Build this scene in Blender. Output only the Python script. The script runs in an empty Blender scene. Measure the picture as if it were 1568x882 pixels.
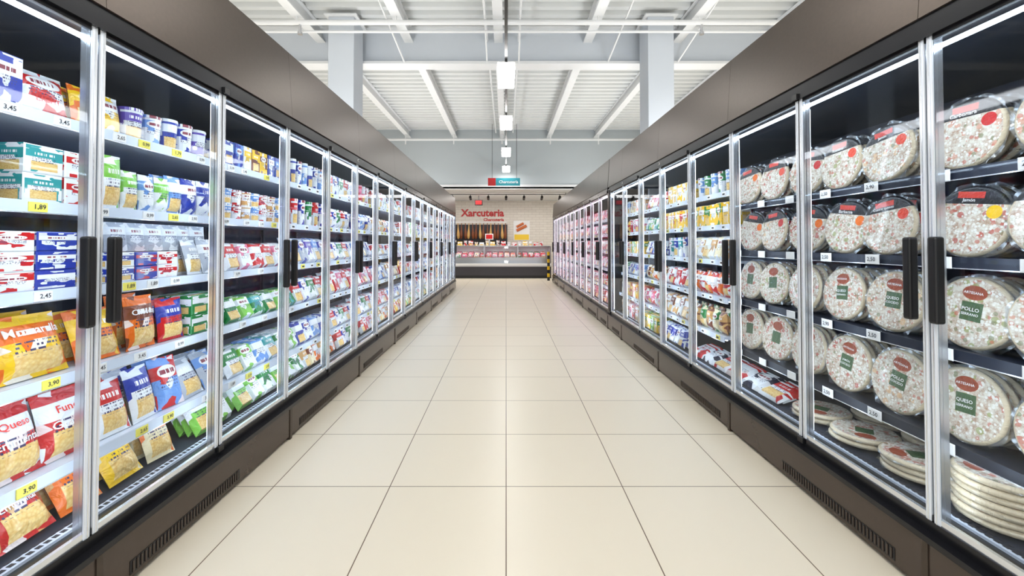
import bpy, math, random
from mathutils import Vector
random.seed(7)
R=random.random
scene=bpy.context.scene
scene.view_settings.view_transform='Standard'
F=653.0; HC=1.258

# ------------------------------------------------------------ materials
MATS={}
def col4(c): return (c[0],c[1],c[2],1.0)
def srgb(r,g,b):
    f=lambda c:(c/255/12.92) if c/255<=0.04045 else ((c/255+0.055)/1.055)**2.4
    return (f(r),f(g),f(b))
def mat(name,color=(.8,.8,.8),rough=.5,metal=0.0,emit=None,es=0.0,coat=0.0,spec=.5,noise=0.0,nscale=20,bump=0.0):
    m=bpy.data.materials.new(name); m.use_nodes=True
    nt=m.node_tree; b=nt.nodes['Principled BSDF']
    b.inputs['Base Color'].default_value=col4(color)
    b.inputs['Roughness'].default_value=rough
    b.inputs['Metallic'].default_value=metal
    b.inputs['Specular IOR Level'].default_value=spec
    b.inputs['Coat Weight'].default_value=coat
    if emit:
        b.inputs['Emission Color'].default_value=col4(emit); b.inputs['Emission Strength'].default_value=es
    if noise>0 or bump>0:
        tc=nt.nodes.new('ShaderNodeTexCoord'); n=nt.nodes.new('ShaderNodeTexNoise')
        n.inputs['Scale'].default_value=nscale; n.inputs['Detail'].default_value=4
        nt.links.new(tc.outputs['Object'],n.inputs['Vector'])
        if noise>0:
            mx=nt.nodes.new('ShaderNodeMix'); mx.data_type='RGBA'
            mx.inputs[6].default_value=col4([c*(1-noise) for c in color]); mx.inputs[7].default_value=col4([min(1,c*(1+noise)) for c in color])
            nt.links.new(n.outputs['Fac'],mx.inputs[0]); nt.links.new(mx.outputs[2],b.inputs['Base Color'])
        if bump>0:
            bp=nt.nodes.new('ShaderNodeBump'); bp.inputs['Strength'].default_value=bump; bp.inputs['Distance'].default_value=.01
            nt.links.new(n.outputs['Fac'],bp.inputs['Height']); nt.links.new(bp.outputs[0],b.inputs['Normal'])
    MATS[name]=m; return m

class NT:
    def __init__(s,m): s.nt=m.node_tree; s.b=s.nt.nodes.get('Principled BSDF')
    def new(s,t): return s.nt.nodes.new(t)
    def link(s,a,b): s.nt.links.new(a,b)
    def m(s,op,a,b=None,c=None):
        n=s.new('ShaderNodeMath'); n.operation=op
        for i,x in enumerate((a,b,c)):
            if x is None: continue
            if isinstance(x,(int,float)): n.inputs[i].default_value=x
            else: s.link(x,n.inputs[i])
        return n.outputs[0]
    def mul(s,*a):
        r=a[0]
        for x in a[1:]: r=s.m('MULTIPLY',r,x)
        return r
    def comb(s,x,y,z):
        n=s.new('ShaderNodeCombineXYZ')
        for i,v in enumerate((x,y,z)):
            if isinstance(v,(int,float)): n.inputs[i].default_value=v
            else: s.link(v,n.inputs[i])
        return n.outputs[0]
    def mix(s,f,a,b):
        n=s.new('ShaderNodeMix'); n.data_type='RGBA'
        for i,v in ((0,f),(6,a),(7,b)):
            if isinstance(v,(int,float)): n.inputs[i].default_value=v
            elif isinstance(v,tuple): n.inputs[i].default_value=col4(v)
            else: s.link(v,n.inputs[i])
        return n.outputs[2]
    def inside(s,x,c,h):
        return s.m('LESS_THAN',s.m('ABSOLUTE',s.m('SUBTRACT',x,c)),h)

def packaging(name,bump):
    m=mat(name,rough=.3,coat=.25); k=NT(m)
    uvn=k.new('ShaderNodeUVMap'); uvn.uv_map='UVMap'; sp=k.new('ShaderNodeSeparateXYZ'); k.link(uvn.outputs[0],sp.inputs[0])
    u,v=sp.outputs[0],sp.outputs[1]
    a=k.new('ShaderNodeAttribute'); a.attribute_name='cA'
    b=k.new('ShaderNodeAttribute'); b.attribute_name='cB'
    cA,cB,s=a.outputs['Color'],b.outputs['Color'],a.outputs['Alpha']
    vo=k.new('ShaderNodeTexVoronoi'); vo.inputs['Scale'].default_value=1; vo.distance='CHEBYCHEV' if not bump else 'EUCLIDEAN'
    k.link(k.comb(k.m('MULTIPLY',u,3.2),k.m('MULTIPLY',v,4.2),k.m('MULTIPLY',s,50)),vo.inputs['Vector'])
    cs=k.new('ShaderNodeSeparateColor'); k.link(vo.outputs['Color'],cs.inputs[0])
    c=k.mix(k.m('GREATER_THAN',cs.outputs[0],.76),cA,cB)
    c=k.mix(k.mul(k.m('GREATER_THAN',cs.outputs[1],.88),.8),c,(.88,.88,.86))
    c=k.mix(k.inside(v,.7,.13),c,cB)
    vf=k.new('ShaderNodeTexVoronoi'); vf.inputs['Scale'].default_value=1
    k.link(k.comb(k.m('MULTIPLY',u,16),k.m('MULTIPLY',v,22),s),vf.inputs['Vector'])
    fc=k.mix(vf.outputs['Distance'],(.9,.7,.3),(.7,.4,.1))
    win=k.mul(k.inside(u,.5,.36),k.inside(v,.24,.17),k.m('LESS_THAN',s,.35))
    c=k.mix(win,c,fc)
    e=k.m('ADD',k.m('POWER',k.m('DIVIDE',k.m('ABSOLUTE',k.m('SUBTRACT',u,.5)),.34),2.0),k.m('POWER',k.m('DIVIDE',k.m('ABSOLUTE',k.m('SUBTRACT',v,.7)),.13),2.0))
    el=k.mul(k.m('LESS_THAN',e,1.0),k.m('GREATER_THAN',s,.45))
    c=k.mix(el,c,(.86,.86,.85))
    no=k.new('ShaderNodeTexNoise'); no.inputs['Scale'].default_value=1; no.inputs['Detail'].default_value=1
    k.link(k.comb(k.m('MULTIPLY',u,28),k.m('MULTIPLY',k.m('FLOOR',k.m('MULTIPLY',v,15)),3.3),k.m('MULTIPLY',s,57)),no.inputs['Vector'])
    tx=k.mul(k.m('GREATER_THAN',no.outputs['Fac'],.5),k.m('LESS_THAN',k.m('FRACT',k.m('MULTIPLY',v,15)),.5),k.inside(u,.5,.33))
    t1=k.mul(tx,k.inside(v,.46,.1)); c=k.mix(t1,c,(.05,.04,.12))
    no2=k.new('ShaderNodeTexNoise'); no2.inputs['Scale'].default_value=1
    k.link(k.comb(k.m('MULTIPLY',u,20),4.0,k.m('MULTIPLY',s,91)),no2.inputs['Vector'])
    t2=k.mul(k.m('GREATER_THAN',no2.outputs['Fac'],.48),k.inside(v,.7,.045),k.inside(u,.5,.27))
    c=k.mix(t2,c,k.mix(k.m('GREATER_THAN',s,.45),(.9,.9,.9),(.25,.03,.05)))
    k.link(c,k.b.inputs['Base Color'])
    if bump:
        tc=k.new('ShaderNodeNewGeometry'); n=k.new('ShaderNodeTexNoise'); n.inputs['Scale'].default_value=22; n.inputs['Distortion'].default_value=1.2
        k.link(tc.outputs['Position'],n.inputs['Vector'])
        bp=k.new('ShaderNodeBump'); bp.inputs['Strength'].default_value=.6; bp.inputs['Distance'].default_value=.014
        k.link(n.outputs['Fac'],bp.inputs['Height']); k.link(bp.outputs[0],k.b.inputs['Normal'])
    return m
packaging('printed_film',True); packaging('printed_card',False)

def pizza_mat():
    m=mat('pizza_in_film',rough=.35,coat=.5); k=NT(m)
    uvn=k.new('ShaderNodeUVMap'); uvn.uv_map='UVMap'; sp=k.new('ShaderNodeSeparateXYZ'); k.link(uvn.outputs[0],sp.inputs[0])
    u,v=sp.outputs[0],sp.outputs[1]
    a=k.new('ShaderNodeAttribute'); a.attribute_name='cA'; b=k.new('ShaderNodeAttribute'); b.attribute_name='cB'
    cA,cB,s=a.outputs['Color'],b.outputs['Color'],a.outputs['Alpha']
    du=k.m('SUBTRACT',u,.5); dv=k.m('SUBTRACT',v,.5)
    r=k.m('MULTIPLY',k.m('SQRT',k.m('ADD',k.mul(du,du),k.mul(dv,dv))),2.0)
    no=k.new('ShaderNodeTexNoise'); no.inputs['Scale'].default_value=13; no.inputs['Detail'].default_value=6; no.inputs['Roughness'].default_value=.7
    k.link(k.comb(u,v,k.m('MULTIPLY',s,40)),no.inputs['Vector'])
    mr=k.m('MULTIPLY',k.m('SUBTRACT',no.outputs['Fac'],.36),4.5)
    mr=k.m('MINIMUM',k.m('MAXIMUM',mr,0.0),1.0)
    c=k.mix(mr,(.42,.26,.17),(.74,.71,.62))
    for sc,th,col,off,op in ((10,.76,cA,0,.7),(15,.84,(.55,.14,.09),3,.7),(14,.88,(.2,.22,.1),7,.7),(24,.5,(.84,.83,.78),11,.85)):
        vo=k.new('ShaderNodeTexVoronoi'); vo.inputs['Scale'].default_value=1
        k.link(k.comb(k.m('MULTIPLY',u,sc),k.m('MULTIPLY',v,sc),k.m('ADD',k.m('MULTIPLY',s,60),off)),vo.inputs['Vector'])
        cs=k.new('ShaderNodeSeparateColor'); k.link(vo.outputs['Color'],cs.inputs[0])
        c=k.mix(k.mul(k.m('GREATER_THAN',cs.outputs[0],th),k.m('LESS_THAN',vo.outputs['Distance'],.46),op),c,col)
    c=k.mix(k.m('GREATER_THAN',k.m('ADD',r,k.m('MULTIPLY',no.outputs['Fac'],.08)),.96),c,(.64,.54,.38))
    isA=k.m('LESS_THAN',s,.5); isB=k.m('SUBTRACT',1.0,isA)
    inn=k.m('LESS_THAN',r,1.01)
    c=k.mix(k.mul(isA,k.m('GREATER_THAN',v,.74),inn),c,(.012,.012,.016))
    c=k.mix(k.mul(isA,k.inside(v,.865,.045),k.inside(u,.46,.17)),c,(.75,.05,.03))
    e=k.m('ADD',k.m('POWER',k.m('DIVIDE',k.m('ABSOLUTE',k.m('SUBTRACT',u,.78)),.09),2.0),k.m('POWER',k.m('DIVIDE',k.m('ABSOLUTE',k.m('SUBTRACT',v,.64)),.09),2.0))
    c=k.mix(k.mul(isA,k.m('LESS_THAN',e,1.0)),c,cB)
    c=k.mix(k.mul(isB,k.inside(u,.5,.13),k.inside(v,.52,.13)),c,(.06,.12,.05))
    e=k.m('ADD',k.m('POWER',k.m('DIVIDE',k.m('ABSOLUTE',k.m('SUBTRACT',u,.5)),.15),2.0),k.m('POWER',k.m('DIVIDE',k.m('ABSOLUTE',k.m('SUBTRACT',v,.78)),.1),2.0))
    c=k.mix(k.mul(isB,k.m('LESS_THAN',e,1.0)),c,(.34,.07,.03))
    k.link(c,k.b.inputs['Base Color'])
    n=k.new('ShaderNodeTexNoise'); n.inputs['Scale'].default_value=14; n.inputs['Distortion'].default_value=1.5
    k.link(k.comb(u,v,s),n.inputs['Vector'])
    bp=k.new('ShaderNodeBump'); bp.inputs['Strength'].default_value=.6; bp.inputs['Distance'].default_value=.01
    k.link(n.outputs['Fac'],bp.inputs['Height']); k.link(bp.outputs[0],k.b.inputs['Normal'])
pizza_mat()

def floor_mat():
    m=mat('cream_floor_tile',rough=.30,spec=.4); k=NT(m)
    g=k.new('ShaderNodeNewGeometry'); mp=k.new('ShaderNodeMapping'); mp.inputs['Location'].default_value=(6.0,-2.226+12.0,0)
    k.link(g.outputs['Position'],mp.inputs[0])
    br=k.new('ShaderNodeTexBrick'); br.offset=0; br.squash=1
    br.inputs['Scale'].default_value=1; br.inputs['Brick Width'].default_value=.6; br.inputs['Row Height'].default_value=.6
    br.inputs['Mortar Size'].default_value=.0026; br.inputs['Mortar Smooth'].default_value=.1; br.inputs['Bias'].default_value=0
    br.inputs['Color1'].default_value=col4(srgb(226,216,196)); br.inputs['Color2'].default_value=col4(srgb(229,219,200)); br.inputs['Mortar'].default_value=col4(srgb(105,84,64))
    k.link(mp.outputs[0],br.inputs['Vector']); k.link(br.outputs['Color'],k.b.inputs['Base Color'])
floor_mat()
def tilewall():
    m=mat('white_brick_tile',rough=.4); k=NT(m)
    g=k.new('ShaderNodeNewGeometry'); sp=k.new('ShaderNodeSeparateXYZ'); k.link(g.outputs['Position'],sp.inputs[0])
    br=k.new('ShaderNodeTexBrick'); br.inputs['Scale'].default_value=1; br.inputs['Brick Width'].default_value=.3; br.inputs['Row Height'].default_value=.1; br.inputs['Mortar Size'].default_value=.005
    br.inputs['Color1'].default_value=col4(srgb(226,219,209)); br.inputs['Color2'].default_value=col4(srgb(219,211,201)); br.inputs['Mortar'].default_value=col4(srgb(190,181,170))
    k.link(k.comb(sp.outputs[0],sp.outputs[2],0),br.inputs['Vector']); k.link(br.outputs['Color'],k.b.inputs['Base Color'])
tilewall()

def glass(name,tint,base,grow,rough):
    m=bpy.data.materials.new(name); m.use_nodes=True; nt=m.node_tree; nt.nodes.clear(); k=NT(m)
    o=nt.nodes.new('ShaderNodeOutputMaterial'); t=nt.nodes.new('ShaderNodeBsdfTransparent'); t.inputs[0].default_value=tint
    g=nt.nodes.new('ShaderNodeBsdfGlossy'); g.inputs['Roughness'].default_value=rough; g.inputs[0].default_value=(.9,.95,1,1)
    lw=nt.nodes.new('ShaderNodeLayerWeight'); lw.inputs[0].default_value=.5
    f=k.m('ADD',k.m('MULTIPLY',k.m('POWER',lw.outputs['Facing'],5.0),grow),base)
    mx=nt.nodes.new('ShaderNodeMixShader'); nt.links.new(f,mx.inputs[0]); nt.links.new(t.outputs[0],mx.inputs[1]); nt.links.new(g.outputs[0],mx.inputs[2]); nt.links.new(mx.outputs[0],o.inputs[0])
    MATS[name]=m
glass('door_glass',(.93,.965,.99,1),.035,.5,.03)
glass('clear_wrap',(.9,.92,.95,1),.18,.5,.22)
mat('bronze_panel',srgb(76,66,58),rough=.36,metal=.6,noise=.12,nscale=60)
mat('bronze_kick',srgb(80,69,62),rough=.22,metal=.4,noise=.06,nscale=40)
mat('black_plastic',(.008,.008,.009),rough=.35)
mat('black_frame',(.012,.012,.015),rough=.25,metal=.3)
mat('alu',(.82,.85,.9),rough=.22,metal=.8)
mat('clear_edge',(.84,.88,.94),rough=.15,metal=.1)
mat('navy_back',(.008,.015,.045),rough=.5)
mat('cab_inner',(.014,.022,.045),rough=.5)
mat('shelf_white',(.66,.73,.86),rough=.35,metal=.2)
mat('shelf_dark',(.02,.026,.045),rough=.4,metal=.3)
mat('ticket_rail',(.66,.74,.88),rough=.25)
mat('label_white',(.86,.86,.86),rough=.5)
mat('label_yellow',(.88,.78,.12),rough=.5)
mat('ink',(.02,.02,.03),rough=.6)
mat('ink_white',(.92,.92,.92),rough=.4)
mat('ink_red',(.75,.04,.03),rough=.4)
mat('led_white',(1,1,1),emit=(.76,.88,1),es=10)
mat('led_top',(1,1,1),emit=(.76,.88,1),es=16)
mat('led_shelf',(1,1,1),emit=(.74,.87,1),es=6)
mat('led_pink',(1,1,1),emit=(1,.76,.88),es=7)
mat('led_shelf_pink',(1,1,1),emit=(1,.72,.86),es=5)
mat('lamp_panel',(1,1,1),emit=(1,.985,.96),es=31)
mat('white_steel',srgb(230,231,231),rough=.5,noise=.03,nscale=5)
mat('ceiling_deck',srgb(222,224,223),rough=.6,noise=.03,nscale=2)
mat('beam_paint',srgb(206,212,219),rough=.55,noise=.03,nscale=3)
mat('wall_grey',srgb(188,195,198),rough=.7,noise=.02,nscale=2)
mat('wall_white',srgb(222,223,223),rough=.7,noise=.02,nscale=2)
mat('dark_base',srgb(58,56,62),rough=.4)
mat('steel',(.6,.6,.62),rough=.3,metal=.9)
mat('sign_teal',srgb(40,150,165),rough=.4)
mat('sign_red',srgb(190,18,22),rough=.4)
mat('ham_skin',srgb(120,62,30),rough=.35,noise=.4,nscale=12)
mat('ham_fat',srgb(205,160,95),rough=.4,noise=.2,nscale=14)
mat('hazard_yellow',srgb(235,190,20),rough=.5)
mat('poster_yellow',srgb(245,205,60),rough=.6)
mat('sausage',srgb(205,110,60),rough=.4,noise=.2,nscale=20)

# ------------------------------------------------------------ mesh builder
class MB:
    def __init__(s): s.v=[];s.f=[];s.m=[];s.uv=[];s.a=[];s.b=[];s.mats=[];s.sm=[]
    def mi(s,n):
        if n not in s.mats: s.mats.append(n)
        return s.mats.index(n)
    def add(s,vs,fs,m,uvs=None,cA=(.8,.8,.8,.5),cB=(.8,.8,.8,1),smooth=False):
        o=len(s.v); s.v.extend(vs); mi=s.mi(m)
        for i,f in enumerate(fs):
            s.f.append([o+j for j in f]); s.m.append(mi); s.sm.append(smooth)
            for q,j in enumerate(f):
                s.uv.extend(uvs[i][q] if uvs else (0,0)); s.a.extend(cA); s.b.extend(cB)
    def box(s,x0,x1,y0,y1,z0,z1,m):
        if x0>x1:x0,x1=x1,x0
        if y0>y1:y0,y1=y1,y0
        if z0>z1:z0,z1=z1,z0
        vs=[(x0,y0,z0),(x1,y0,z0),(x1,y1,z0),(x0,y1,z0),(x0,y0,z1),(x1,y0,z1),(x1,y1,z1),(x0,y1,z1)]
        s.add(vs,[(0,3,2,1),(4,5,6,7),(0,1,5,4),(1,2,6,5),(2,3,7,6),(3,0,4,7)],m)
    def cyl(s,p,q,r,m,n=10,r2=None):
        p=Vector(p);q=Vector(q);d=(q-p).normalized(); a=d.orthogonal().normalized(); b=d.cross(a); r2=r if r2 is None else r2
        vs=[]
        for c,rr in ((p,r),(q,r2)):
            for i in range(n):
                t=2*math.pi*i/n; vs.append(tuple(c+a*math.cos(t)*rr+b*math.sin(t)*rr))
        fs=[(i,(i+1)%n,n+(i+1)%n,n+i) for i in range(n)]+[tuple(range(n))[::-1],tuple(range(n,2*n))]
        s.add(vs,fs,m,smooth=False)
    def obj(s,name,parent=None,bevel=0):
        me=bpy.data.meshes.new(name); me.from_pydata(s.v,[],s.f)
        for n in s.mats: me.materials.append(MATS[n])
        me.polygons.foreach_set('material_index',s.m); me.polygons.foreach_set('use_smooth',s.sm)
        uv=me.uv_layers.new(name='UVMap'); uv.data.foreach_set('uv',s.uv)
        for nm,d in (('cA',s.a),('cB',s.b)):
            at=me.color_attributes.new(nm,'FLOAT_COLOR','CORNER'); at.data.foreach_set('color',d)
        me.update()
        ob=bpy.data.objects.new(name,me); scene.collection.objects.link(ob)
        if parent: ob.parent=parent
        if bevel:
            b=ob.modifiers.new('bevel','BEVEL'); b.width=bevel; b.segments=3; b.limit_method='ANGLE'
        return ob
def empty(name):
    e=bpy.data.objects.new(name,None); scene.collection.objects.link(e); e.empty_display_size=.2; return e

TG={}
def tgeo(word,off=.012):
    if (word,off) in TG: return TG[word,off]
    c=bpy.data.curves.new('t','FONT'); c.body=word; c.size=1; c.resolution_u=2; c.offset=off
    o=bpy.data.objects.new('t',c); scene.collection.objects.link(o)
    dg=bpy.context.evaluated_depsgraph_get(); me=o.evaluated_get(dg).to_mesh()
    vs=[(v.co.x,v.co.y) for v in me.vertices]; fs=[tuple(p.vertices) for p in me.polygons]
    bpy.data.objects.remove(o); bpy.data.curves.remove(c)
    x0=min(v[0] for v in vs);x1=max(v[0] for v in vs);y0=min(v[1] for v in vs);y1=max(v[1] for v in vs)
    vs=[(v[0]-(x0+x1)/2,v[1]-(y0+y1)/2) for v in vs]
    TG[word,off]=(vs,fs,x1-x0,y1-y0); return TG[word,off]
def put_text(mb,word,fn,width,height,m,cu=0,cv=0,off=.012):
    vs,fs,w,h=tgeo(word,off); k=min(width/w,height/h)
    mb.add([fn(cu+x*k,cv+y*k) for x,y in vs],fs,m)

# ------------------------------------------------------------ packaged items
class Fr:
    def __init__(s,side,d,y,z,lean=0,yaw=0,roll=0):
        s.side=side
        U=Vector((0,-side,0)); N=Vector((-side,0,0)); V=Vector((0,0,1))
        c,sn=math.cos(yaw),math.sin(yaw); U,N=U*c+N*sn,N*c-U*sn
        c,sn=math.cos(lean),math.sin(lean); V,N=V*c-N*sn,N*c+V*sn
        c,sn=math.cos(roll),math.sin(roll); U,V=U*c+V*sn,V*c-U*sn
        s.o=Vector((side*d,y,z)); s.U=U;s.V=V;s.N=N
    def p(s,a,b,c=0): 
        return tuple(s.o+s.U*a+s.V*b+s.N*c)
def C(c,s=.5): return (c[0],c[1],c[2],s)
def bag(mb,fr,w,h,t,cA,cB,sd,words=None):
    NU,NV=8,10; ph=R()*6
    def th(a,b):
        if b<.05 or b>.93: return .0012
        bb=(b-.49)/.44
        return t/2*max(0,(1-a*a))**.45*max(0,(1-abs(bb)**3))**.6*(1+.08*math.sin(a*5+ph)*math.cos(b*9+ph))+.0012
    def pos(a,b,sg):
        ww=w/2*(1-.05*(1-(2*b-1)**2))
        return fr.p(a*ww,b*h,sg*th(a,b)+t*.1*math.sin(b*4+ph)*.3)
    bs=[0,.05]+[.05+.88*(i/(NV-2)) for i in range(1,NV-2)]+[.93,1.0]
    n=len(bs)
    for sg in (1,-1):
        vs=[pos(-1+2*i/NU,b,sg) for b in bs for i in range(NU+1)]
        fs=[];uv=[]
        for j in range(n-1):
            for i in range(NU):
                q=[j*(NU+1)+i,j*(NU+1)+i+1,(j+1)*(NU+1)+i+1,(j+1)*(NU+1)+i]
                uu=[(i/NU,bs[j]),((i+1)/NU,bs[j]),((i+1)/NU,bs[j+1]),(i/NU,bs[j+1])]
                if sg<0: q=q[::-1];uu=uu[::-1]
                fs.append(q);uv.append(uu)
        mb.add(vs,fs,'printed_film',uv,C(cA,sd),C(cB),smooth=True)
    for (wd,cu,cv,ww,hh,mm) in (words or []):
        def fn(x,y):
            a=max(-1,min(1,x/(w/2))); b=max(0,min(1,y/h))
            q=th(a,b)+t*.1*math.sin(b*4+ph)*.3
            return fr.p(a*w/2*(1-.05*(1-(2*b-1)**2)),b*h,q+.004)
        put_text(mb,wd,fn,ww*w,hh*h,mm,cu*w,cv*h)
def carton(mb,fr,w,h,t,cA,cB,sd,m='printed_card'):
    P=fr.p; a=w/2;c=t/2; e=min(.004,w*.05)
    vs=[P(-a+e,e,c),P(a-e,e,c),P(a-e,h-e,c),P(-a+e,h-e,c), P(-a,0,c-e),P(a,0,c-e),P(a,h,c-e),P(-a,h,c-e), P(-a,0,-c),P(a,0,-c),P(a,h,-c),P(-a,h,-c)]
    fs=[(0,1,2,3),(4,5,1,0),(5,6,2,1),(6,7,3,2),(7,4,0,3),(5,9,10,6),(8,4,7,11),(7,6,10,11),(8,9,5,4),(9,8,11,10)]
    F4=[(0,0),(1,0),(1,1),(0,1)]
    uv=[F4]*10
    uv[1]=uv[2]=uv[3]=uv[4]=[(.02,.02)]*4
    mb.add(vs,fs,m,uv,C(cA,sd),C(cB))
def tray(mb,fr,w,h,t,cA,cB,sd):
    P=fr.p;a=w/2;i=w*.1;j=h*.1
    vs=[P(-a,0,0),P(a,0,0),P(a,h,0),P(-a,h,0),P(-a+i,j,t),P(a-i,j,t),P(a-i,h-j,t),P(-a+i,h-j,t),P(-a,0,-.003),P(a,0,-.003),P(a,h,-.003),P(-a,h,-.003)]
    fs=[(4,5,6,7),(0,1,5,4),(1,2,6,5),(2,3,7,6),(3,0,4,7),(11,10,9,8),(8,9,1,0),(9,10,2,1),(10,11,3,2),(11,8,0,3)]
    c=[(0,0),(1,0),(1,1),(0,1),(.1,.1),(.9,.1),(.9,.9),(.1,.9)]
    uv=[[c[k] if k<8 else c[k-8] for k in f] for f in fs]
    mb.add(vs,fs,'printed_film',uv,C(cA,sd),C(cB))
def tub(mb,fr,r,h,cA,cB,sd):
    n=16; P=fr.p
    prof=[(r*.82,0),(r,h*.9),(r*1.06,h*.9),(r*1.06,h*.97),(r*1.0,h)]
    vs=[];
    for rr,z in prof:
        for i in range(n):
            t=2*math.pi*i/n; vs.append(P(rr*math.sin(t),z,rr*math.cos(t)))
    fs=[];uv=[]
    for j in range(len(prof)-1):
        for i in range(n):
            i2=(i+1)%n
            fs.append((j*n+i,j*n+i2,(j+1)*n+i2,(j+1)*n+i))
            ua=(i/n*2+.5)%1; ub=ua+2/n
            va=prof[j][1]/h;vb=prof[j+1][1]/h
            if j>0: va=vb=.7
            uv.append([(ua,va),(ub,va),(ub,vb),(ua,vb)])
    mb.add(vs,fs,'printed_card',uv,C(cA,sd),C(cB))
    o=(len(prof)-1)*n
    mb.add([vs[o+i] for i in range(n)],[tuple(range(n))],'printed_card',[[(.5+.4*math.sin(2*math.pi*i/n),.5+.4*math.cos(2*math.pi*i/n)) for i in range(n)]],C(cB,sd),C(cA))
def pizza(mb,fr,r,t,cA,cB,sd,words=None,film=False):
    n=36; P=fr.p
    prof=[(0,-t/2),(r*.9,-t/2),(r,-t*.2),(r*1.0,t*.15),(r*.93,t/2),(r*.84,t*.38),(r*.5,t*.46),(0,t*.46)]
    vs=[];fs=[];uv=[]
    for rr,z in prof:
        for i in range(n):
            a=2*math.pi*i/n; vs.append(P(rr*math.sin(a),r+rr*math.cos(a),z))
    def q(rr,i): 
        a=2*math.pi*i/n; k=.5*rr/r; return (.5+k*math.sin(a),.5+k*math.cos(a))
    for j in range(len(prof)-1):
        for i in range(n):
            i2=(i+1)%n
            fs.append((j*n+i2,j*n+i,(j+1)*n+i,(j+1)*n+i2)); uv.append([q(prof[j][0],i+1),q(prof[j][0],i),q(prof[j+1][0],i),q(prof[j+1][0],i+1)])
    mb.add(vs,fs,'pizza_in_film',uv,C(cA,sd),C(cB),smooth=True)
    if film:
        m=48; ph=R()*6; vs=[];fs=[]
        for i in range(m):
            a=2*math.pi*i/m
            ext=1.07+.025*math.sin(a*7+ph)+.02*math.sin(a*13+ph*2)+(.10 if math.cos(a)<-.8 else 0)
            vs.append(P(r*.97*math.sin(a),r+r*.97*math.cos(a),t*.1)); vs.append(P(r*ext*math.sin(a),r+max(-r*1.0,r*ext*math.cos(a)),t*.1+.006*math.sin(a*9+ph)))
        for i in range(m):
            j=(i+1)%m; fs.append((2*i,2*j,2*j+1,2*i+1))
        mb.add(vs,fs,'clear_wrap',smooth=True)
    for (wd,cu,cv,ww,hh,mm) in (words or []):
        put_text(mb,wd,lambda x,y:P(x,r+y,t*.46+.005),ww*r*2,hh*r*2,mm,cu*r*2,cv*r*2)

KINDS=('cheese_bags','dairy_cartons','yogurt_tubs','sliced_meat_packs','pizza_packs')
GG={(k,s):MB() for k in KINDS for s in (-1,1)}
W=(.82,.85,.88);BL=srgb(30,54,160);LB=srgb(105,150,215);RE=srgb(200,20,22);YE=srgb(245,198,24);OR=srgb(235,112,18);GR=srgb(24,128,58);LG=srgb(125,195,72)
TE=srgb(45,152,155);PK=srgb(222,118,150);PU=srgb(96,74,175);TN=srgb(212,164,102);SV=srgb(176,183,195);DK=srgb(30,35,60);CR=srgb(235,222,184);BR=srgb(122,60,32)
def run(side,d,z,y0,y1,kind,w,h,t,pal,lean=0.0,depth=2,stack=1,gap=.006,jit=.12,words=None):
    y=y0+w/2; i=0
    while y+w/2<=y1+.012:
        cA,cB=pal[i%len(pal)]
        for k in range(depth):
            for st in range(stack):
                dd=d+k*(t+.012)+t/2; yw=(R()-.5)*jit; l=lean+(R()-.5)*.06*(1 if stack==1 else 0)
                hh=h*(1+(R()-.5)*.04)if stack==1 else h
                fr=Fr(side,dd,y+(R()-.5)*.004,z+st*(h+.001)+(.002),l,yw if stack==1 else 0)
                sd=(int(i*7+st)%10)/10*.98+.01 if words is None else words[0]
                if kind=='bag': bag(GG['cheese_bags',side],fr,w*1.02,hh,t,cA,cB,sd,words[1] if (words and k==0) else None)
                elif kind=='box': carton(GG['dairy_cartons',side],fr,w,hh,t,cA,cB,sd)
                elif kind=='tub': tub(GG['yogurt_tubs',side],Fr(side,dd,y,z+st*(h+.001)+.002),min(w,t)/2*.94,hh,cA,cB,sd)
                elif kind=='tray': tray(GG['sliced_meat_packs',side],fr,w,hh,t,cA,cB,sd)
        y+=w+gap; i+=1
XL=1.42; XR=1.53
ZL=[1.72,1.40,1.09,.78,.46,.275]
DL=[1.64,1.63,1.62,1.61,1.59,1.53]
L=-1
def RL(row,y0,y1,kind,w,h,t,pal,**k): run(L,DL[row]+.015,ZL[row],y0,y1,kind,w,h,t,pal,**k)
RL(0,1.25,1.46,'box',.1,.17,.06,[(W,BL),(BL,W)])
RL(0,1.46,1.64,'bag',.17,.16,.06,[(W,RE)],lean=.2,words=(.6,[('LIGHT',0,.3,.7,.14,'ink_red')]))
RL(0,1.64,1.86,'bag',.1,.16,.05,[(OR,YE),(YE,W)],lean=.15)
RL(0,1.87,2.08,'tub',.1,.14,.1,[(W,PU),(W,LB)])
RL(0,2.08,2.46,'tub',.095,.15,.095,[(BL,W),(W,BL),(PU,W)])
RL(0,2.5,3.25,'box',.085,.15,.07,[(BL,W),(BL,LB),(W,YE),(BR,YE),(YE,BR)])
RL(1,1.2,1.44,'bag',.17,.2,.08,[(RE,GR),(RE,W)],lean=.1)
RL(1,1.45,1.72,'box',.13,.1,.1,[(W,TE),(W,RE)],stack=2)
RL(1,1.74,1.83,'bag',.09,.22,.05,[(W,LG)])
RL(1,1.84,2.08,'bag',.08,.17,.05,[(W,LG),(W,LB)])
RL(1,2.08,2.46,'bag',.1,.19,.06,[(LB,W),(BL,W),(W,BL)])
RL(1,2.5,3.25,'tub',.09,.09,.09,[(W,LB),(W,RE),(TN,W)],stack=2)
RL(2,1.2,1.71,'box',.14,.068,.1,[(W,BL),(W,RE),(BL,W)],stack=3,gap=.003)
RL(2,1.76,2.2,'box',.12,.062,.1,[(W,BL),(BL,RE),(W,RE)],stack=2,gap=.003)
RL(2,2.22,2.46,'bag',.11,.19,.05,[(W,SV),(SV,W)],lean=.25)
RL(2,2.5,3.25,'tray',.125,.17,.03,[(W,RE),(W,PK),(RE,W)],lean=.3)
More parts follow.
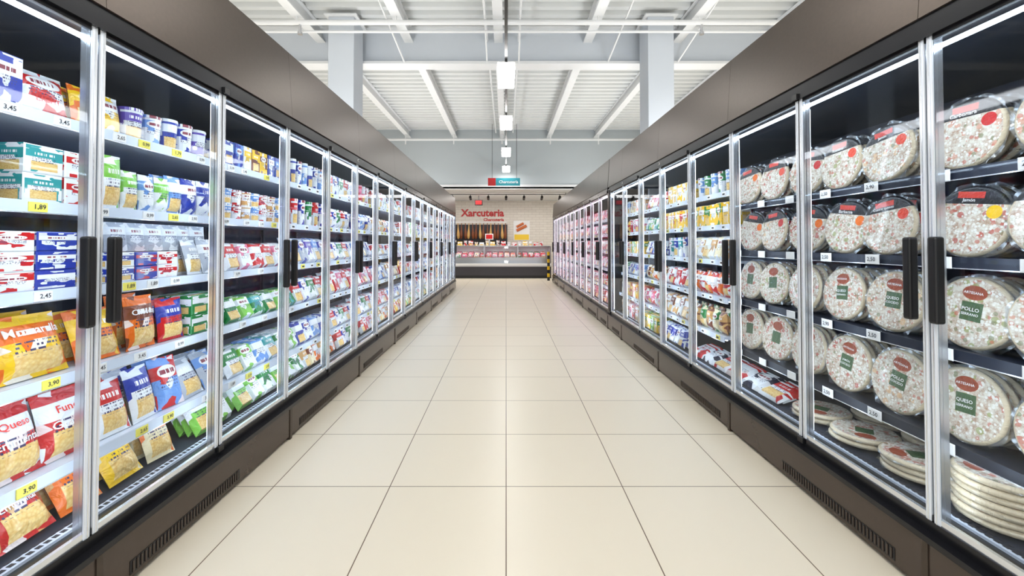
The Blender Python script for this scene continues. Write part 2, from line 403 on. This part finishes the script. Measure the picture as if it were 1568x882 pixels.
for i in range(6):
    for k in range(2):
        fr=Fr(L,1.72+k*.05,1.88+i*.1,1.22,.1,(R()-.5)*.3); bag(GG['cheese_bags',-1],fr,.11,.13,.03,SV,W,.6)
RL(3,1.2,1.4,'bag',.19,.23,.08,[(RE,OR)],lean=.3)
RL(3,1.41,1.64,'bag',.22,.23,.09,[(YE,OR)],lean=.3,words=(.2,[('Mozzarella',0,.72,.8,.14,'ink_white')]))
RL(3,1.66,1.86,'bag',.18,.21,.08,[(OR,YE)],lean=.3)
RL(3,1.87,2.03,'bag',.15,.24,.07,[(OR,BR)],lean=.1,words=(.2,[('Cheddar',0,.7,.8,.14,'ink_white')]))
RL(3,2.04,2.2,'bag',.15,.2,.06,[(RE,BL)],lean=.1)
RL(3,2.21,2.48,'box',.125,.1,.1,[(GR,W),(GR,TE)],stack=2)
RL(3,2.5,3.3,'tray',.13,.15,.03,[(GR,W),(LG,W),(GR,TE)],lean=.5,depth=3)
RL(4,1.15,1.35,'bag',.2,.25,.09,[(RE,W)],lean=.3)
RL(4,1.36,1.52,'bag',.17,.25,.09,[(RE,W)],lean=.25,words=(.2,[('Queso',0,.72,.7,.12,'ink_red'),('Emmental',0,.5,.8,.12,'ink_white')]))
RL(4,1.53,1.72,'bag',.185,.25,.09,[(RE,W)],lean=.25,words=(.2,[('Fundir',0,.72,.7,.11,'ink_red'),('Gratinar',0,.5,.8,.12,'ink_white')]))
RL(4,1.73,1.88,'bag',.14,.23,.06,[(W,RE)],lean=.3)
RL(4,1.88,2.16,'bag',.14,.24,.06,[(W,BL),(LB,RE)],lean=.3,jit=.3)
RL(4,2.17,2.48,'bag',.15,.21,.06,[(SV,W),(SV,LB)],lean=.5)
RL(4,2.5,3.3,'tray',.13,.17,.03,[(W,GR),(W,LG),(LB,W),(W,TE)],lean=.5,depth=3)
D=5
RL(D,1.12,1.34,'bag',.2,.23,.07,[(RE,OR)],lean=.6,words=(.2,[('Rallado',0,.72,.75,.12,'ink_white')]))
RL(D,1.35,1.52,'bag',.17,.23,.08,[(RE,TN)],lean=.6,words=(.2,[('Queso',0,.78,.6,.1,'ink_red'),('Rallado',0,.66,.7,.1,'ink_red'),('Emmental',0,.52,.7,.09,'ink_white')]))
RL(D,1.54,1.7,'bag',.15,.23,.08,[(OR,TN)],lean=.6)
RL(D,1.72,1.9,'bag',.16,.23,.08,[(YE,CR)],lean=.55)
RL(D,1.91,2.15,'bag',.13,.22,.07,[(CR,OR),(TN,CR)],lean=.5,jit=.3)
RL(D,2.17,2.48,'tray',.13,.2,.03,[(LG,W),(W,LG)],lean=.55,depth=3)
RL(D,2.5,3.3,'tray',.13,.19,.03,[(LG,W),(W,LG),(W,GR)],lean=.6,depth=3)
PALS=[[(BL,W),(W,BL),(LB,W)],[(YE,GR),(LG,W),(YE,W)],[(W,RE),(RE,W),(W,PK)],[(W,TN),(CR,BR),(OR,W)],[(W,LB),(SV,BL),(W,PU)],[(W,GR),(LG,W),(TE,W)],[(PK,W),(W,PK),(RE,PK)],[(RE,YE),(YE,RE),(W,OR)]]
y=3.3; b=0
while y<11.6:
    y2=min(y+.64,11.7)
    for r in range(6):
        pal=PALS[(b*3+r*2+int(R()*3))%8] if R()<.7 else [(W,RE),(W,BL),(W,GR)]
        if r>=2 and y<9: kd='tray'
        else: kd=random.choice(['box','tub','bag','tray'])
        w=.09+.04*R(); h=.16+.06*R() if r<5 else .17
        run(L,DL[r]+.015,ZL[r],y,y2,kd,w,h,.03 if kd=='tray' else .07,pal,lean=.35 if kd=='tray' else 0,depth=2,jit=.15)
    y=y2+.01; b+=1

# ---------------- RIGHT stock : pizzas
PZ=[1.535,1.20,.85,.49]
cols=[1.06,1.35,1.64,1.955,2.24,2.525,2.81,3.09]
def pz(y,row,dx=0):
    z=PZ[row]; r=.138 if row<3 else .142
    kind=(.05+R()*.4) if row<2 else (.55+R()*.4)
    cA=random.choice([srgb(200,100,80),srgb(215,150,125),srgb(185,55,42),srgb(225,185,140),srgb(150,160,90)])
    cB=random.choice([RE,OR,RE,YE,srgb(230,70,40)])
    near=y<2.4
    if row<2: words=[(random.choice(['Barbacoa','Cuatro quesos','Jamón','Carbonara','Romana']),-.04,.285,.5,.06,'ink_white')] if near else None
    else: words=[(random.choice(['JAMÓN','QUESO','POLLO']),0,.05,.21,.055,'ink_white'),(random.choice(['SERRANO','COCIDO']),0,-.02,.21,.045,'ink_white'),('ARTESANA',0,.28,.24,.06,'ink_white')] if near else None
    N=5 if near else 3
    yw=-(R()*.12-.02)
    for k in range(N):
        fr=Fr(1,1.76+k*.036+dx,y+(R()-.5)*.008-k*.002,z+.004,.12,yw+(R()-.5)*.03,(R()-.5)*.3)
        pizza(GG['pizza_packs',1],fr,r,.024,cA,cB,kind,words=words if k==0 else None,film=(k<3))
    fr=Fr(1,1.692+dx,y+.02,z-.04,.0,0)
    carton(GG['pizza_packs',1],fr,.075,.045,.003,(.9,.9,.92),(.9,.9,.92),.0,'label_white')
    if near: put_text(GG['pizza_packs',1],random.choice(['2,50','2,90','3,15']),lambda a,b,fr=fr:fr.p(a,b,.004),.05,.022,'ink',0,.022)
for y in cols:
    for row in range(4): pz(y,row)
def lying(side,d,y,z,n,r,cA,kind,tilt=.0):
    for k in range(n):
        fr=Fr(side,d+(R()-.5)*.012,y+(R()-.5)*.012,z+k*.024+.014,math.pi/2,0,R()*6)
        fr.o=fr.o-fr.V*r
        pizza(GG['pizza_packs',side],fr,r,.026,cA,OR,kind,film=(k%2==0 or k==n-1))
for d,y,n,kd in ((1.77,1.22,6,.7),(1.77,1.53,7,.8),(1.78,1.84,3,.6),(1.78,2.14,2,.9),(1.78,2.43,2,.65),(2.07,1.38,7,.7),(2.07,1.7,6,.7),(2.07,2.05,4,.7),(2.07,2.35,3,.7)):
    lying(1,d,y,.275,n,.138,srgb(190,75,55),kd)
ZR=[1.66,1.40,1.12,.83,.54,.275]; DR=[1.72,1.71,1.70,1.69,1.66,1.62]
def RR(row,y0,y1,kind,w,h,t,pal,**k): run(1,DR[row]+.02,ZR[row],y0,y1,kind,w,h,t,pal,**k)
RR(5,2.62,3.9,'tray',.2,.18,.03,[(W,RE),(W,DK),(RE,W)],lean=1.25,depth=2)
y=3.30;b=0
spec={0:[('tub',[(W,LB),(W,GR)]),('box',[(YE,W),(YE,GR)]),('tray',[(W,TN),(CR,W)]),('bag',[(RE,W),(OR,W)]),('bag',[(BR,TN),(CR,GR)]),('tray',[(W,RE)])],
      1:[('box',[(YE,W),(W,YE)]),('box',[(YE,RE),(YE,W)]),('tub',[(W,TE),(W,BL)]),('tray',[(W,RE),(RE,W)]),('tray',[(TN,W),(W,BR)]),('tray',[(W,BL)])]}
while y<6.1:
    y2=y+.66
    for r in range(6):
        if r==5 and b==0: continue
        kd,pal=spec[b][r] if b in spec else (random.choice(['tub','box','bag','tray']),PALS[(b+r*3)%8])
        w=.09+.03*R(); run(1,DR[r]+.015,ZR[r],y,min(y2,6.18),kd,w,.15+.05*R(),.03 if kd=='tray' else .08,pal,lean=.3 if kd=='tray' else 0,depth=2)
    y=y2+.01;b+=1
y=6.5;b=0
while y<13.4:
    for r in range(6):
        pal=random.choice([[(PK,W),(W,PK)],[(srgb(190,60,75),PK),(PK,W)],[(W,RE),(PK,RE)],[(srgb(215,110,115),W)]])
        run(1,DR[r]+.015,ZR[r],y,y+.66,'tray',.14,.19,.035,pal,lean=.25,depth=1)
    y+=.67;b+=1
for (k,s),mb in GG.items():
    if mb.v: mb.obj(k)

# ------------------------------------------------------------ cabinets
def cabinet(side,X,Y0,Y1,posts,par0,shelves,depths,pizza_to=None,led='led_white',led2='led_shelf',led3='led_top'):
    root=empty('refrigerated_display_cabinet')
    s=side; bx=lambda mb,a,b,y0,y1,z0,z1,m: mb.box(s*a,s*b,y0,y1,z0,z1,m)
    kx=X-.035
    body=MB()
    DP=1.0
    bx(body,kx+.03,X+DP,Y0,Y1,0,.05,'black_plastic')
    seglen=posts[2]-posts[0]
    segs=[]
    start=posts[1]
    while start>Y0: start-=seglen
    yy=start
    while yy<Y1:
        a=max(yy,Y0);b=min(yy+seglen,Y1)
        if b-a>.05: segs.append((a,b))
        yy+=seglen
    for a,b in segs:
        bx(body,kx,X+.06,a+.002,b-.002,.02,.2,'bronze_kick')
        bx(body,kx-.012,X+.06,a,b,.2,.222,'black_frame')
        bx(body,kx-.004,X,a-.012,a+.012,.0,.2,'bronze_panel')
        ga=a+.12; gb=a+.12+.5*(b-a)
        bx(body,kx-.002,kx+.01,ga,gb,.035,.085,'black_frame')
        q=ga+.01
        while q<gb-.01:
            bx(body,kx-.005,kx,q,q+.006,.04,.08,'bronze_kick'); q+=.018
        if b>3: bx(body,X-.024,X-.018,b-.04,b-.01,2.028,2.048,'label_white'); bx(body,X-.026,X-.024,b-.035,b-.015,2.032,2.044,'ink')
    bx(body,X-.01,X+.08,Y0,Y1,.222,.262,'black_frame')
    bx(body,X-.02,X+.12,Y0,Y1,2.0,2.075,'black_frame')
    bx(body,X+.10,X+DP,Y0,Y1,2.05,2.1,'cab_inner')
    vs=[(s*(X-.03),2.075),(s*(X+.0),2.5),(s*(X+.1),2.5),(s*(X+.1),2.075)]
    for a,b in segs:
        v3=[(x,yv,z) for yv in (a+.001,b-.001) for x,z in vs]
        body.add(v3,[(0,1,2,3),(7,6,5,4),(0,4,5,1),(1,5,6,2),(2,6,7,3),(3,7,4,0)],'bronze_panel')
    bx(body,X+.1,X+DP,Y0,Y1,2.1,2.14,'white_steel')
    bx(body,X+DP-.04,X+DP,Y0,Y1,.05,2.1,'navy_back')
    bx(body,X+.08,X+DP,Y0,Y1,.2,.262,'cab_inner')
    for ye in (Y0,Y1-.04):
        bx(body,X-.02,X+DP,ye,ye+.04,0.05,2.1,'black_frame')
    q=Y0+.1
    while q<Y1:
        bx(body,X+DP-.07,X+DP-.04,q,q+.03,.3,2.0,'shelf_dark'); q+=posts[1]-posts[0]
    bx(body,X+.075,depths[-1],Y0,Y1,.262,.272,'shelf_white')
    q=max(Y0,1.0)
    while q<min(Y1,5):
        bx(body,X+.085,X+.1,q,q+.016,.2725,.2735,'ink'); bx(body,X+.108,X+.118,q+.008,q+.022,.2725,.2735,'ink'); q+=.026
    body.obj('carcass',root)
    sh=MB(); ld=MB()
    def shelf(z,d,a,b,m='shelf_white',white=True):
        bx(sh,d,X+DP-.1,a,b,z-.02,z,m)
        bx(sh,d-.006,d,a,b,z-.038,z+.004,'ticket_rail' if white else 'shelf_dark')
        bx(sh,d-.009,d-.006,a,b,z-.040,z-.036,'alu')
        bx(ld,d+.012,d+.024,a,b,z-.026,z-.0205,led2)
    lab=MB()
    def labels(z,d,a,b):
        q=a+.05+R()*.05
        while q<b-.07:
            ylw=R()<.2
            w=.06
            m='label_yellow' if ylw else 'label_white'
            bx(lab,d-.0095,d-.006,q,q+w,z-.034,z-.001,m)
            U=Vector((0,-s,0))
            c=Vector((s*(d-.0105),q+w/2,z-.018))
            if q<3.2:
                put_text(lab,random.choice(['2,59','1,89','2,65','3,45','3,90','3,19','2,45','1,79','0,99']),lambda x,y2:tuple(c+U*(x)+Vector((0,0,y2))),.036,.02,'ink',.006,0)
            else:
                bx(lab,d-.0105,d-.0095,q+.015,q+.05,z-.025,z-.012,'ink')
            q+=.12+R()*.14
    a0=Y0+.04;b0=Y1-.04
    if pizza_to:
        for z in PZ: shelf(z,1.71,a0,pizza_to,'shelf_dark',False)
        a0=pizza_to+.01
    for z,d in zip(shelves[:-1],depths[:-1]):
        shelf(z,d,a0,b0); labels(z,d,a0,b0)
    sh.obj('shelves',root); lab.obj('price_tickets',root)
    gl=MB();fr=MB();hd=MB()
    n=len(posts)
    for i in range(n-1):
        a,b=posts[i]+.005,posts[i+1]-.005
        if b>Y1+.02: break
        gl.add([(s*X,a,.265),(s*X,b,.265),(s*X,b,2.0),(s*X,a,2.0)],[(0,1,2,3)],'door_glass')
        for e0,e1 in ((a,a+.02),(b-.02,b)):
            bx(fr,X-.006,X-.001,e0,e1,.262,2.0,'clear_edge'); bx(fr,X+.001,X+.012,e0,e1,.262,2.0,'alu')
            em=(e0+e1)/2; bx(fr,X-.009,X-.006,em-.003,em+.001,.262,2.0,'alu')
        bx(fr,X-.004,X+.01,a,b,1.985,2.0,'black_frame'); bx(fr,X-.004,X+.01,a,b,.262,.285,'alu')
    for i,p in enumerate(posts):
        if p>Y1+.05: continue
        hinge=(i%2)!=par0
        bx(fr,X+.02,X+.04,p-.018,p+.018,.262,2.0,'alu')
        if hinge:
            bx(fr,X-.004,X+.019,p-.004,p+.004,.24,2.03,'black_frame')
            bx(fr,X-.02,X+.01,p-.02,p+.02,.235,.262,'black_plastic'); bx(fr,X-.03,X,p-.018,p+.018,2.0,2.03,'black_plastic')
        else:
            for sg in (-1,1):
                c=p+sg*.048
                bx(hd,X-.045,X-.0095,c-.017,c+.017,.975,1.28,'black_plastic')
        bx(ld,X+.041,X+.046,p-.011,p+.011,.3,1.95,led)
    bx(ld,X+.05,X+.064,Y0+.05,Y1-.05,1.972,1.984,led3)
    gl.obj('glass_doors',root); fr.obj('door_frames',root); hd.obj('door_handles',root,bevel=.009); ld.obj('led_strips',root)
    return root
pl=[1.47+.645*i for i in range(-3,17)]
cabinet(-1,XL,pl[0]-.02,pl[-1]+.04,pl,1,ZL,DL)
pr=[1.54+.67*i for i in range(-3,8)]
cabinet(1,XR,pr[0]-.02,pr[-1]+.05,pr,1,ZR,DR,pizza_to=3.24)
pr2=[pr[-1]+.12+.67*i for i in range(0,12)]
cabinet(1,XR,pr2[0]-.05,pr2[-1]+.05,pr2,1,ZR,DR,led='led_pink',led2='led_shelf_pink',led3='led_pink')

# ------------------------------------------------------------ room
def single(name,fn,**k):
    mb=MB(); fn(mb); return mb.obj(name,**k)
WX=8.0; YB=-4; YK=17.2; YM=12.9
single('floor',lambda m:m.box(-WX,WX,YB,YK,-.1,0,'cream_floor_tile'))
single('wall_left',lambda m:m.box(-WX-.2,-WX,YB,YK,0,5,'wall_white'))
single('wall_right',lambda m:m.box(WX,WX+.2,YB,YK,0,5,'wall_white'))
single('wall_back',lambda m:m.box(-WX,WX,YK,YK+.2,0,5,'white_brick_tile'))
single('wall_bulkhead',lambda m:m.box(-WX,WX,YM,YM+.2,2.95,4.7,'wall_grey'))
single('ceiling_low',lambda m:m.box(-WX,WX,YM+.2,YK,2.95,3.05,'wall_white'))
single('trim_bulkhead',lambda m:(m.box(-WX,WX,YM-.05,YM,2.9,3.02,'white_steel'),m.box(-WX,WX,YM-.05,YM+.25,2.88,2.95,'white_steel')))
def deck(m):
    pr=[];y=YB;z=4.68
    while y<YM:
        pr+=[(y,z),(y+.09,z),(y+.105,z+.07),(y+.205,z+.07)]; y+=.22
    vs=[];fs=[]
    for q in pr: vs+=[(-WX,q[0],q[1]),(WX,q[0],q[1])]
    for i in range(len(pr)-1): fs.append((2*i,2*i+1,2*i+3,2*i+2))
    m.add(vs,fs,'ceiling_deck'); m.box(-WX,WX,YB,YM+.2,4.77,4.85,'ceiling_deck')
single('ceiling',deck)
for x in (-6.0,-4.4,-2.95,-1.55,-.12,1.3,2.72,4.2,5.8):
    def j(m,x=x):
        m.box(x-.07,x+.07,YB,YM,4.45,4.47,'white_steel'); m.box(x-.012,x+.012,YB,YM,4.47,4.66,'white_steel'); m.box(x-.06,x+.06,YB,YM,4.655,4.675,'white_steel')
    single('roof_joist',j)
def beam(y):
    def f(m):
        m.box(-WX,WX,y,y+.06,4.12,4.68,'beam_paint'); m.box(-WX,WX,y-.09,y+.15,4.08,4.12,'white_steel'); m.box(-WX,WX,y-.09,y+.15,4.64,4.68,'white_steel')
        for x,x2 in ((-1.75,-1.6),(-.3,-.3),(.2,.2),(1.75,1.6),(2.9,2.7)):
            m.cyl((x,y-1.4,4.66),(x2,y-.06,4.1),.014,'white_steel',6)
    single('roof_beam',f)
beam(6.75); beam(.2)
for x in (-2.42,2.27):
    def c(m,x=x):
        m.box(x-.19,x+.19,6.2,6.6,0,4.58,'beam_paint'); m.box(x-.24,x+.24,6.15,6.65,4.58,4.61,'white_steel'); m.box(x-.21,x+.21,6.18,6.62,0,.12,'alu')
    single('support_column',c,bevel=.008)
def pipes(m):
    m.cyl((-7.95,5.95,4.36),(7.95,5.95,4.36),.035,'white_steel'); m.cyl((-7.95,6.05,4.28),(7.95,6.05,4.28),.018,'white_steel')
    for x in (-2.95,-1.55,1.3,2.72):
        m.cyl((x,5.95,4.36),(x,5.95,4.45),.012,'white_steel',6)
    for x in (-2.9,2.75):
        m.cyl((x,5.95,4.36),(x,5.95,4.22),.018,'steel',8); m.cyl((x,5.95,4.22),(x,5.95,4.19),.035,'steel',8)
single('sprinkler_pipe',pipes)
def pipes2(m):
    m.cyl((-7.95,12.5,4.30),(7.95,12.5,4.30),.035,'white_steel')
    for i in range(-5,6):
        m.cyl((i*1.42-.12,12.5,4.3),(i*1.42-.12,12.5,4.45),.02,'white_steel',6); m.cyl((i*1.42-.12,12.5,4.3),(i*1.42-.12,12.5,4.16),.02,'white_steel',6)
single('sprinkler_pipe',pipes2)
def conduit(m):
    for x in (-.3,.2): m.cyl((x,YB,4.48),(x,12.4,4.48),.018,'white_steel',8)
single('ceiling_conduit',conduit)

lampY=[-2.9,-1.0,1.0,3.2,5.42,7.55,10.0,12.3]
for y in lampY:
    e=empty('pendant_luminaire'); 
    h=MB(); h.box(-.11,.11,y-.36,y+.36,3.372,3.42,'white_steel'); h.box(-.02,.02,y-.1,y+.1,3.42,3.455,'black_plastic'); 
    h.obj('housing',e)
    p=MB(); p.box(-.1,.1,y-.35,y+.35,3.36,3.372,'lamp_panel'); p.box(-.1,.1,y-.363,y-.36,3.375,3.415,'lamp_panel'); p.obj('diffuser',e)
def track(m):
    m.box(-.016,.016,YB+.1,12.4,3.456,3.50,'black_plastic')
    for y in lampY:
        for q in (-.09,.09): m.cyl((.0,y+q,3.49),(.0,y+q,4.68),.007,'black_plastic',6)
single('lighting_track',track)

def area(name,loc,rot,sx,sy,en,col=(1,1,1)):
    l=bpy.data.lights.new(name,'AREA'); l.shape='RECTANGLE'; l.size=sx; l.size_y=sy; l.energy=en; l.color=col
    o=bpy.data.objects.new(name,l); o.location=loc; o.rotation_euler=rot; scene.collection.objects.link(o); return o
for x in (-5,5):
    area('store_lighting_row',(x,4.5,3.6),(0,0,0),.6,16,420,(1,1,1))
for x in (-2.2,2.3):
    area('added_ceiling_fill',(x,4.2,2.2),(math.pi,0,0),.5,16,175,(.97,.985,1))  # unseen fill lamps atop the cabinets, added to brighten the ceiling
area('store_lighting_row',(0,-2.5,4.0),(0,0,0),10,1.5,260,(1,1,1))
area('deli_lighting',(0,15,2.9),(0,0,0),6,1.0,105,(1,.96,.92))

# ------------------------------------------------------------ far end
hs=empty('hanging_aisle_sign')
m=MB(); m.box(-.52,-.3,12.2,12.23,2.9,3.12,'sign_red'); m.box(-.3,.4,12.2,12.23,2.9,3.12,'sign_teal')
for x in (-.4,.3): m.cyl((x,12.215,3.12),(x,12.215,4.68),.006,'black_plastic',6)
put_text(m,'Charcutería',lambda a,b:(.07+a,12.195,3.01+b),.55,.1,'ink_white'); m.obj('sign_board',hs)
wl=MB()
put_text(wl,'Xarcuteria',lambda a,b:(-.96+a,YK-.012,2.47+b),1.75,.34,'sign_red',off=.035); put_text(wl,'Charcuteria',lambda a,b:(-.5+a,YK-.012,2.2+b),.82,.2,'sign_red',off=.03); wl.obj('deli_sign_lettering')
ps=MB(); ps.box(.3,.95,YK-.03,YK-.002,1.35,2.15,'label_white'); ps.box(.33,.92,YK-.035,YK-.03,1.38,1.6,'poster_yellow')
ps.cyl((.42,YK-.04,1.75),(.82,YK-.04,1.95),.06,'sausage',12); ps.cyl((.42,YK-.04,1.9),(.7,YK-.04,2.05),.05,'sausage',12); ps.obj('advert_poster')
hr=MB(); hr.cyl((-2.2,16.85,2.08),(.05,16.85,2.08),.015,'steel'); hr.box(-2.2,.05,YK-.02,YK-.002,1.2,2.0,'dark_base')
for x in (-2.1,-1.05,0): hr.cyl((x,16.85,2.08),(x,YK-.002,2.08),.012,'steel',6)
for i in range(15):
    x=-2.05+i*.145; z=2.05; n=10
    prof=[(.006,0),(.016,-.03),(.02,-.14),(.035,-.25),(.06,-.4),(.07,-.5),(.05,-.6),(.01,-.64)]
    vs=[];fs=[]
    for r,dz in prof:
        for k in range(n):
            t=2*math.pi*k/n; vs.append((x+r*math.cos(t)*.9+abs(dz)*.03*(1 if i%2 else -1),16.85+r*.7*math.sin(t),z+dz))
    for j in range(len(prof)-1):
        for k in range(n): fs.append((j*n+(k+1)%n,j*n+k,(j+1)*n+k,(j+1)*n+(k+1)%n))
    hr.add(vs,fs,'ham_fat' if i%3==1 else 'ham_skin',smooth=True)
hr.obj('hanging_hams_rail')
dc=empty('deli_counter')
b=MB(); cy=15.2; x0,x1=-3.2,1.6
b.box(x0,x1,cy,cy+1.0,0,.1,'black_plastic'); b.box(x0,x1,cy-.03,cy+1.0,.1,.42,'dark_base'); b.box(x0,x1,cy-.06,cy+1.0,.42,.52,'label_white'); b.box(x0,x1,cy-.065,cy-.06,.44,.46,'steel')
b.box(x0,x1,cy,cy+.9,.52,.74,'steel'); b.box(x0,x1,cy+.35,cy+1.0,1.12,1.16,'steel'); b.box(x0,x1,cy+.1,cy+.35,1.13,1.15,'steel')
for x in (x0,-2,-.8,.4,x1-.03): b.box(x,x+.03,cy,cy+.9,.74,1.13,'steel')
b.box(x0,x1,cy+.86,cy+.9,.74,1.13,'label_white'); b.obj('counter_body',dc)
g=MB(); g.add([(x0,cy-.02,.54),(x1,cy-.02,.54),(x1,cy+.1,1.13),(x0,cy+.1,1.13)],[(0,1,2,3)],'door_glass'); g.obj('curved_glass',dc)
t=MB()
q=x0+.05
while q<x1-.2:
    for r in range(3):
        c=random.choice([RE,PK,srgb(190,50,50),CR,BR,W,GR,srgb(170,40,40),RE]); 
        yy=cy+.12+r*.24; zz=.745+r*.05
        t.add([(q,yy,zz),(q+.2,yy,zz),(q+.2,yy+.2,zz+.02),(q,yy+.2,zz+.02),(q+.02,yy+.02,zz+.06),(q+.18,yy+.02,zz+.06),(q+.18,yy+.18,zz+.1),(q+.02,yy+.18,zz+.1)],[(0,1,5,4),(1,2,6,5),(2,3,7,6),(3,0,4,7),(4,5,6,7)],'printed_card',[[(0,0),(1,0),(1,1),(0,1)]]*5,C(c,R()),C(random.choice([W,PK,RE])))
        if r==0: t.box(q+.06,q+.14,yy-.01,yy,zz+.05,zz+.1,'label_white')
    q+=.22
for i in range(23):
    x=x0+.1+i*.2
    c=random.choice([RE,RE,W,YE,BR]); fr=Fr(1,0,0,0); fr.o=Vector((x,cy+.55,1.162)); fr.U=Vector((1,0,0)); fr.N=Vector((0,-1,0)); 
    if i%2: carton(t,fr,.17,.1+.08*R(),.12,c,W,R())
    else: tub(t,fr,.06,.12+.08*R(),c,W,R())
t.obj('deli_trays',dc)
sc=MB(); sc.box(-.78,-.48,15.9,15.98,1.38,1.6,'label_white'); sc.box(-.65,-.6,15.9,15.96,1.161,1.38,'steel'); sc.box(-.75,-.51,15.89,15.9,1.41,1.57,'sign_red'); sc.obj('counter_scale_display',dc)
area('counter_lighting',(-.8,cy+.3,1.11),(0,0,0),4.6,.1,18,(1,.9,.88))
sc=MB(); sc.box(-1.12,-.84,15.2,15.26,2.6,2.8,'black_plastic'); sc.box(-1.09,-.87,15.19,15.2,2.63,2.77,'sign_red'); sc.cyl((-.98,15.23,2.8),(-.98,15.23,2.95),.012,'black_plastic'); sc.obj('queue_number_display')
tr=MB(); tr.box(-2.6,2.6,14.3,14.34,2.88,2.9,'black_plastic')
for i in range(9):
    x=-2.4+i*.6; tr.cyl((x,14.32,2.88),(x,14.32,2.8),.012,'black_plastic',6); tr.cyl((x,14.25,2.8),(x,14.42,2.74),.045,'black_plastic',12); tr.cyl((x,14.42,2.74),(x,14.425,2.738),.04,'lamp_panel',12)
for x in (-2,2): tr.cyl((x,14.32,2.9),(x,14.32,2.95),.01,'black_plastic',6)
tr.obj('spotlight_track')
bo=MB()
for k in range(8): bo.cyl((1.42,14.3,.0+k*.12),(1.42,14.3,.12+k*.12),.045,'hazard_yellow' if k%2 else 'black_plastic',14)
bo.obj('bollard')

# ------------------------------------------------------------ world + camera
w=bpy.data.worlds.new('World'); scene.world=w; w.use_nodes=True
bg=w.node_tree.nodes['Background']; bg.inputs[0].default_value=(.93,.96,1,1); bg.inputs[1].default_value=.9
cam=bpy.data.cameras.new('Camera'); co=bpy.data.objects.new('Camera',cam); scene.collection.objects.link(co)
cam.sensor_width=36; cam.lens=F/1568*36; tilt=math.radians(1.0)
cam.shift_x=9/1568; cam.shift_y=-(69+F*math.tan(tilt))/1568
co.location=(0,0,HC); co.rotation_euler=(math.pi/2+tilt,0,0); cam.clip_start=.02
scene.camera=co
